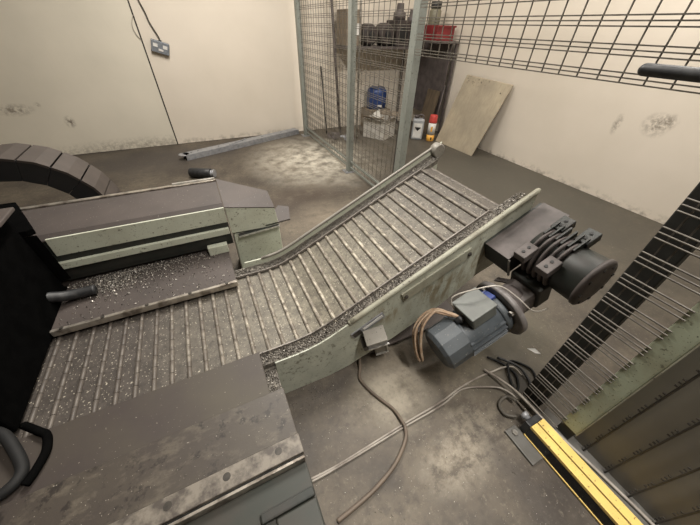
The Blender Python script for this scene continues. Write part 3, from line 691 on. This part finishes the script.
# ---------------------------------------------------------------- near mesh fence (right)
XN = .832
nf = thing('mesh_fence', (XN+.02, 0, 0), 'grey sheet backed mesh fence with green post in the right foreground', 'fence')
MB().box(XN, XN+.05, -.004, .048, .10, 2.0).build('post', 'post_green', nf, .003, label='flat green post of the near fence')
MB().box(XN+.005, XN+.045, 0, .044, .045, .10).build('post_foot', 'dark_green', nf)
MB().box(XN+.022, XN+.060, .118, .182, .02, 2.0).build('post', 'dark_post', nf, .003, label='black post behind the free end of the mesh')
mb = MB(); z = .034
while z < 2.0:
    for k in range(3): mb.rbar((XN-.002, .038, z+k*.0135), (XN-.002, .176, z+k*.0135), .0023, 6)
    z += .066
mb.build('mesh_wires', 'wire_light', nf, kind='stuff')
mb = MB()
for y in (.155, .150-.018): mb.wire((XN+.004, y, .03), (XN+.004, y, 1.98), .0022)
mb.build('mesh_verticals', 'wire_light', nf, kind='stuff')
MB().box(XN+.034, XN+.038, -1.3, -.004, .045, 2.0).build('sheet', 'sheet', nf, label='dull grey sheet behind the mesh')
mb = MB()
for i in range(20):
    y = -.043-i*.066; mb.rbar((XN+.022, y, .03), (XN+.022, y, 2.0), .0028, 6)
    z = .034+.03
    while z < 1.2:
        for k in range(3): mb.wire((XN+.024, y+.003, z+k*.0135), (XN+.024, y+.009, z+k*.0135), .0022)
        z += .066
mb.build('mesh_wires', 'bolt_dark', nf, kind='stuff')
MB().box(XN-.022, XN+.050, -1.3, .10, .0, .045).build('bottom_rail', 'profile', nf, .003, label='flat grey profile along the fence foot')
MB().box(XN-.002, XN+.0, -.006, -.003, .10, 2.0).build('post_edge', 'rail', nf)
MB().rbar((.845, .380, 1.046), (.845, .15, 1.046), .0115, 14).build('bolt_handle', 'hose', nf, label='dark grey rod with rounded tip sticking out of the fence')
# ---- yellow light curtain at the foot of the near fence
lc = thing('light_curtain', (.78, -.3, 0), 'yellow safety light curtain bar with black window on the floor by the fence', 'light curtain')
ya_, yb_ = -1.0, .079
MB().box(.7445, .8045, ya_, yb_, .004, .064).build('core', 'opt', lc, .001)
MB().box(.7440, .7722, ya_, yb_, .058, .071).build('yellow_face', 'yellow', lc, .0015)
MB().box(.7772, .8060, ya_, yb_, .040, .071).build('yellow_face', 'yellow', lc, .0015)
MB().box(.7420, .7455, ya_, yb_, .005, .011).build('yellow_rim', 'yellow', lc, .001)
MB().box(.7445, .806, yb_, yb_+.022, .010, .066).build('end_cap', 'hose', lc, .003)
MB().lathe((.775, yb_+.022, .045), (0, 1, 0), [(0, .011), (.010, .011), (.011, .014), (.024, .014)], 12).build('connector', 'galv', lc)
MB().box(.742, .8075, ya_, yb_+.02, 0, .004).build('base_plate', 'profile', lc)
MB().box(.690, .740, .0, .115, 0, .010).build('clamp_plate', 'profile', lc, .002)
MB().lathe((.715, .095, .010), (0, 0, 1), [(0, .010), (.008, .010)], 6, False).build('bolt', 'bolt', lc)

# ---------------------------------------------------------------- cables and hose on the floor
def floor_cable(name, pts, r, mat, lab, cat):
    return MB().tube(pts, r, 8, 8).build(name, mat, label=lab, cat=cat, group='cables on the floor' if name == 'floor_cable' else None)
base = [(.025, .277), (.12, .275), (.369, .287), (.549, .293), (.66, .305), (.768, .306), (.84, .300)]
floor_cable('floor_cable', [(x, y, .005) for x, y in base] + [(.878, .295, .010), (.915, .275, .018), (.915, .235, .02)], .0036, 'cable_grey', 'grey twin cable across the floor, far strand, reaching the near fence', 'cable')
floor_cable('floor_cable', [(x, y-.008+.003*math.sin(9*x), .005) for x, y in base[:5]] + [(.75, .262, .012), (.80, .225, .02), (.815, .165, .03)], .0034, 'cable_grey', 'grey twin cable across the floor, near strand, ending at the yellow bar', 'cable')
floor_cable('floor_hose', [(.36, .60, .03), (.335, .545, .012), (.315, .504, .0085), (.328, .444, .0085), (.352, .39, .0085), (.373, .345, .0085), (.376, .297, .016), (.374, .272, .0145), (.353, .24, .0085), (.285, .197, .0085), (.20, .170, .0085), (.13, .158, .0085), (.06, .150, .0085)], .0062, 'cable_brown', 'dusty brown hose snaking from the conveyor over the floor', 'hose')
floor_cable('fence_cable', [(.80, .32, .012), (.815, .25, .03), (.815, .19, .05), (.812, .12, .058), (.815, .06, .052), (.822, .0, .051), (.83, -.06, .051), (.838, -.14, .051), (.845, -.24, .051), (.85, -.45, .051)], .0050, 'cable_grey', 'grey cable running along the yellow bar at the fence foot', 'cable')
floor_cable('fence_cable', [(.90, .34, .008), (.935, .27, .02), (.935, .22, .012), (.915, .18, .008), (.90, .15, .008)], .0055, 'hose', 'dark cable loop behind the foot of the near fence', 'cable')
MB().tube([(.76, .13, .02), (.735, .155, .012), (.745, .19, .010), (.79, .20, .015), (.80, .17, .03)], .006, 8).build('plug_lead', 'cable_dark', label='short dark lead coiled beside the end of the yellow bar', cat='cable')
floor_cable('fence_cable', [(.86, .36, .008), (.895, .31, .008), (.905, .255, .010), (.88, .215, .009), (.85, .20, .008), (.862, .235, .008), (.895, .285, .022), (.945, .30, .008), (.985, .24, .008), (.96, .19, .008)], .0048, 'loop', 'tangled black cable on the floor behind the free edge of the near fence', 'cable')
# paper scrap
MB().add([(1.065, .318, .001), (1.088, .300, .010), (1.094, .272, .004), (1.078, .285, .001), (1.065, .318, .0), (1.088, .300, .009), (1.094, .272, .003), (1.078, .285, .0)],
         [(0, 1, 2, 3), (7, 6, 5, 4), (0, 4, 5, 1), (1, 5, 6, 2), (2, 6, 7, 3), (3, 7, 4, 0)]).build('paper_scrap', 'paper', label='curled white paper scrap on the floor left of the fence', cat='scrap')
pts = [(random.uniform(.04, .68), random.uniform(-.15, .56), .001) for _ in range(360)] + [(min(random.gauss(.63, .04), .685), random.gauss(.02, .06), .001) for _ in range(60)] + [(max(.04, random.gauss(.12, .07)), min(.565, random.gauss(.52, .03)), .001) for _ in range(160)]
sw = swarf('floor_swarf', None, 'chips', pts, .0022); tag(sw, 'fine bright metal swarf scattered over the concrete floor', 'swarf')

# ---------------------------------------------------------------- things in the fenced corner
pb = thing('plywood_board', (2.75, 2.64, 0), 'weathered plywood board leaning against the right wall', 'board')
pl0 = [(2.655, 2.945, 0.002), (2.672, 2.335, 0.002), (2.915, 2.288, .682), (2.915, 2.935, .702)]
off = Vector((.014, 0, .005))
MB().add([Vector(p) for p in pl0]+[Vector(p)+off for p in pl0], [(0, 1, 2, 3), (7, 6, 5, 4), (0, 4, 5, 1), (1, 5, 6, 2), (2, 6, 7, 3), (3, 7, 4, 0)]).build('sheet', 'ply', pb)
MB().lathe(Vector(pl0[2])*.9+Vector(pl0[0])*.1+Vector((-.012, .02, -.01)), (-1, 0, .35), [(0, .006), (.003, .006)], 8).build('nail_head', 'ink', pb)

can = thing('spray_can', (2.595, 2.99, 0), 'red topped white and orange spray can by the leaning plywood', 'can')
MB().lathe((2.595, 2.99, 0), (0, 0, 1), [(0, .043), (.004, .047), (.075, .047)], 24).build('orange_band', 'orange', can)
MB().lathe((2.595, 2.99, .075), (0, 0, 1), [(0, .0472), (.135, .0472)], 24).build('white_band', 'white', can)
MB().lathe((2.595, 2.99, .210), (0, 0, 1), [(0, .0475), (.012, .048), (.080, .046), (.086, .042)], 24).build('cap', 'red_cap', can, label='red cap')
vd = Vector((-2.595, -2.99, 0)).normalized(); vs_ = Vector((vd.y, -vd.x, 0))
MB().obox(Vector((2.595, 2.99, .145))+vd*.047, vs_, vd, (0, 0, 1), (.010, .002, .028)).build('emblem', 'orange', can)
MB().obox(Vector((2.595, 2.99, .035))+vd*.047-vs_*.012, vs_, vd, (0, 0, 1), (.008, .002, .014)).build('dark_mark', 'ink', can)

jc = thing('jerrycan', (2.48, 3.12, 0), 'pale grey plastic jerrycan with black hazard triangle beside the spray can', 'jerrycan')
jv = Vector((-2.48, -3.12, 0)).normalized(); js = Vector((-jv.y, jv.x, 0)); jp = Vector((2.48, 3.12, 0))
MB().obox(jp+Vector((0, 0, .12)), js, jv, (0, 0, 1), (.070, .055, .12)).build('body', 'jerry', jc, .018)
MB().lathe(jp+Vector((0, 0, .24))-js*.035, (0, 0, 1), [(0, .020), (.010, .020), (.011, .026), (.035, .026)], 16).build('screw_cap', 'rack', jc)
MB().tube([jp+Vector((0, 0, .235))+js*.055, jp+Vector((0, 0, .275))+js*.045, jp+Vector((0, 0, .278))-js*.0, jp+Vector((0, 0, .24))-js*.01], .010, 8).build('handle', 'rack', jc)
lab_ = MB().obox(jp+jv*.056+Vector((0, 0, .11)), js, jv, (0, 0, 1), (.052, .001, .085)).build('label', 'white', jc, label='white label')
tp = [(-.040, .150), (.040, .150), (.0, .105)]
MB().add([jp+jv*.059-js*a_+Vector((0, 0, b_)) for a_, b_ in tp]+[jp+jv*.057-js*a_+Vector((0, 0, b_)) for a_, b_ in tp], [(0, 1, 2), (5, 4, 3), (0, 3, 4, 1), (1, 4, 5, 2), (2, 5, 3, 0)]).build('hazard_triangle', 'ink', lab_)

wb = thing('carton', (2.13, 3.40, 0), 'open white carton full of scrap on the floor behind the mesh', 'box')
wa = Vector((.43, .25, 0)).normalized(); wn = Vector((-wa.y, wa.x, 0)); wc = Vector((2.09, 3.41, 0))
for s_, l_ in ((wa, wn), (wn, wa)):
    for k in (-1, 1):
        MB().obox(wc+s_*k*.15+Vector((0, 0, .11)), s_, l_, (0, 0, 1), (.004, .15, .11)).build('side', 'carton', wb)
MB().obox(wc+Vector((0, 0, .006)), wa, wn, (0, 0, 1), (.146, .146, .004)).build('base', 'carton', wb)
for k, (s_, l_) in enumerate(((-wn, wa), (wa, wn), (-wa, wn))):
    MB().obox(wc+s_*.185+Vector((0, 0, .245)), s_+Vector((0, 0, .5)), l_, Vector((0, 0, 1))-s_*.5, (.04, .145, .003)).build('flap', 'card', wb, label='bent brown cardboard flap')
for k in range(5):
    p = wc + wa*random.uniform(-.1, .1)+wn*random.uniform(-.1, .1)+Vector((0, 0, .14+.02*k))
    MB().obox(p, (random.random(), random.random(), .3), (random.random(), -random.random(), .2), (.1, .2, 1), (.06, .045, .03)).build('scrap_piece', ('card', 'carton', 'rack')[k % 3], wb, .004)

bk = thing('blue_drum', (2.255, 3.815, .24), 'dark blue plastic drum standing behind the white carton', 'drum')
bx = Vector((2.255, 3.815, 0))
MB().box(bx.x-.16, bx.x+.16, bx.y-.125, bx.y+.13, 0, .24).build('stand', 'card', label='low brown cardboard box under the blue drum', cat='box', bevel=.003)
MB().lathe(bx+Vector((0, 0, .242)), (0, 0, 1), [(0, .118), (.006, .126), (.05, .130), (.19, .130), (.225, .122), (.235, .105)], 28).build('drum_body', 'blue_drum', bk)
MB().lathe(bx+Vector((0, 0, .477)), (0, 0, 1), [(0, .100), (.012, .100), (.014, .09)], 24).build('drum_lid', 'blue_drum', bk)
bv = Vector((-bx.x, -bx.y, 0)).normalized(); bs = Vector((-bv.y, bv.x, 0))
MB().obox(bx+bv*.127+bs*.05+Vector((0, 0, .29)), bs, bv, (0, 0, 1), (.030, .004, .012)).build('label', 'white', bk)

# shelf rack in the corner and what stands on it
rk = thing('shelf_rack', (2.4, 3.7, 0), 'dark steel shelf rack standing in the fenced corner', 'shelf rack')
MB().box(1.69, 2.70, 3.56, 3.93, .905, .93).build('shelf', 'rack', rk, .002)
MB().box(2.62, 2.93, 3.18, 3.585, .975, .998).build('shelf', 'rack', rk, .002)
MB().box(2.84, 2.852, 3.20, 3.90, .21, .975).build('side_sheet', 'rack', rk, label='dark brown side sheet of the rack')
for x, y in ((2.68, 3.91), (2.91, 3.20)):
    MB().box(x-.012, x+.012, y-.012, y+.012, 0, .975 if x > 2.6 else .905).build('upright', 'rack', rk)
cb = thing('cardboard_box', (1.80, 3.76, .93), 'brown cardboard box with white label on the left end of the rack shelf', 'box')
MB().box(1.705, 1.89, 3.63, 3.89, .931, 1.245).build('box_body', 'card', cb, .004)
MB().box(1.765, 1.88, 3.626, 3.631, 1.03, 1.13).build('label', 'white', cb, label='white label')
# machine parts on the shelf, left to right
def part_thing(x, w_, h_, kind, lab):
    t = thing('machine_part', (x, 3.72, .93), lab, 'machine part', 'machine parts on the rack shelf')
    if kind == 'pump':
        MB().lathe((x, 3.60, .93+h_*.5), (0, 1, 0), [(0, h_*.36), (.02, h_*.46), (.05, h_*.5), (.16, h_*.5), (.2, h_*.4)], 20).build('housing', 'rust', t)
        MB().lathe((x, 3.585, .93+h_*.5), (0, 1, 0), [(0, h_*.15), (.02, h_*.18)], 12).build('hub', 'ink', t)
    else:
        MB().box(x-w_/2, x+w_/2, 3.60, 3.86, .931, .93+h_*.62).build('block', 'rust', t, .008)
        MB().lathe((x, 3.72, .93+h_*.62), (0, 0, 1), [(0, w_*.40), (h_*.18, w_*.40), (h_*.20, w_*.25), (h_*.38, w_*.22)], 16).build('turret', 'rack', t)
        MB().lathe((x, 3.59, .93+h_*.3), (0, 1, 0), [(0, h_*.16), (.02, h_*.20)], 14).build('port', 'ink', t)
part_thing(2.005, .14, .205, 'pump', 'round rusty pump beside the cardboard box on the rack')
part_thing(2.22, .14, .215, 'pump', 'second round rusty pump from the cardboard box on the rack')
part_thing(2.43, .18, .39, 'block', 'tall dark gear block in the middle of the rack shelf')
part_thing(2.61, .15, .34, 'block', 'dark valve block at the right end of the long rack shelf')
rc_ = thing('red_crate', (2.76, 3.40, .998), 'red plastic crate on the right shelf of the rack', 'crate')
for s_ in ((2.64, 2.655, 3.26, 3.52), (2.875, 2.89, 3.26, 3.52), (2.655, 2.875, 3.26, 3.275), (2.655, 2.875, 3.505, 3.52)):
    MB().box(*s_, .999, 1.135).build('side', 'red', rc_, .002)
MB().box(2.655, 2.875, 3.275, 3.505, .999, 1.008).build('base', 'red', rc_)
MB().box(2.63, 2.90, 3.25, 3.265, 1.118, 1.135).build('rim', 'red', rc_)
MB().box(2.655, 2.875, 3.275, 3.505, 1.008, 1.125).build('contents', 'rack', rc_)
cn = thing('canister', (2.72, 3.44, 1.135), 'olive canister with black lid standing in the red crate', 'canister')
MB().lathe((2.72, 3.44, 1.127), (0, 0, 1), [(0, .062), (.01, .066), (.13, .066), (.15, .05)], 20).build('canister_body', simple('olive_tin', (.19, .175, .12), .5), cn)
MB().lathe((2.72, 3.44, 1.277), (0, 0, 1), [(0, .052), (.01, .058), (.06, .058)], 20).build('lid', 'ink', cn)
# poles and boards leaning in the corner
def leaner(name, p0, p1, r, mat, lab, cat): return MB().cyl(p0, p1, r, 10).build(name, mat, label=lab, cat=cat)
leaner('pole', (1.66, 3.70, 0), (1.62, 3.94, 1.95), .016, 'rack', 'long dark pole leaning on the left wall behind the mesh', 'pole')
leaner('rod', (1.485, 3.74, 0), (1.515, 3.945, .72), .008, 'ink', 'short black rod leaning on the left wall behind the mesh', 'rod')
leaner('rod', (2.765, 3.16, 0), (2.835, 3.17, .57), .007, 'rack', 'thin dark rod leaning beside the spray can', 'rod')
MB().add([(2.72, 3.44, 0), (2.73, 3.22, 0), (2.81, 3.22, .50), (2.80, 3.44, .50), (2.735, 3.44, 0), (2.745, 3.22, 0), (2.825, 3.22, .50), (2.815, 3.44, .50)],
         [(0, 1, 2, 3), (7, 6, 5, 4), (0, 4, 5, 1), (1, 5, 6, 2), (2, 6, 7, 3), (3, 7, 4, 0)]).build('brown_board', 'wood', label='small dark brown board leaning behind the spray can', cat='board')
for k, (x, y, s_) in enumerate(((1.62, 3.36, .05), (1.50, 3.50, .06))):
    t = thing('scrap_heap', (x, y, 0), ['crumpled bright scrap on the floor just behind the mesh door', 'dark bundle of scrap iron on the floor by the left wall'][k], 'scrap')
    for j in range(6):
        d_ = Vector((random.uniform(-1, 1), random.uniform(-1, 1), random.uniform(-.1, .5)))
        MB().obox(Vector((x, y, .02))+Vector((random.uniform(-s_, s_), random.uniform(-s_, s_), .006*j)), d_, d_.orthogonal(), d_.cross(d_.orthogonal()), (s_*.8, s_*.25, .004)).build('scrap_strip', ('galv', 'rack')[k], t)
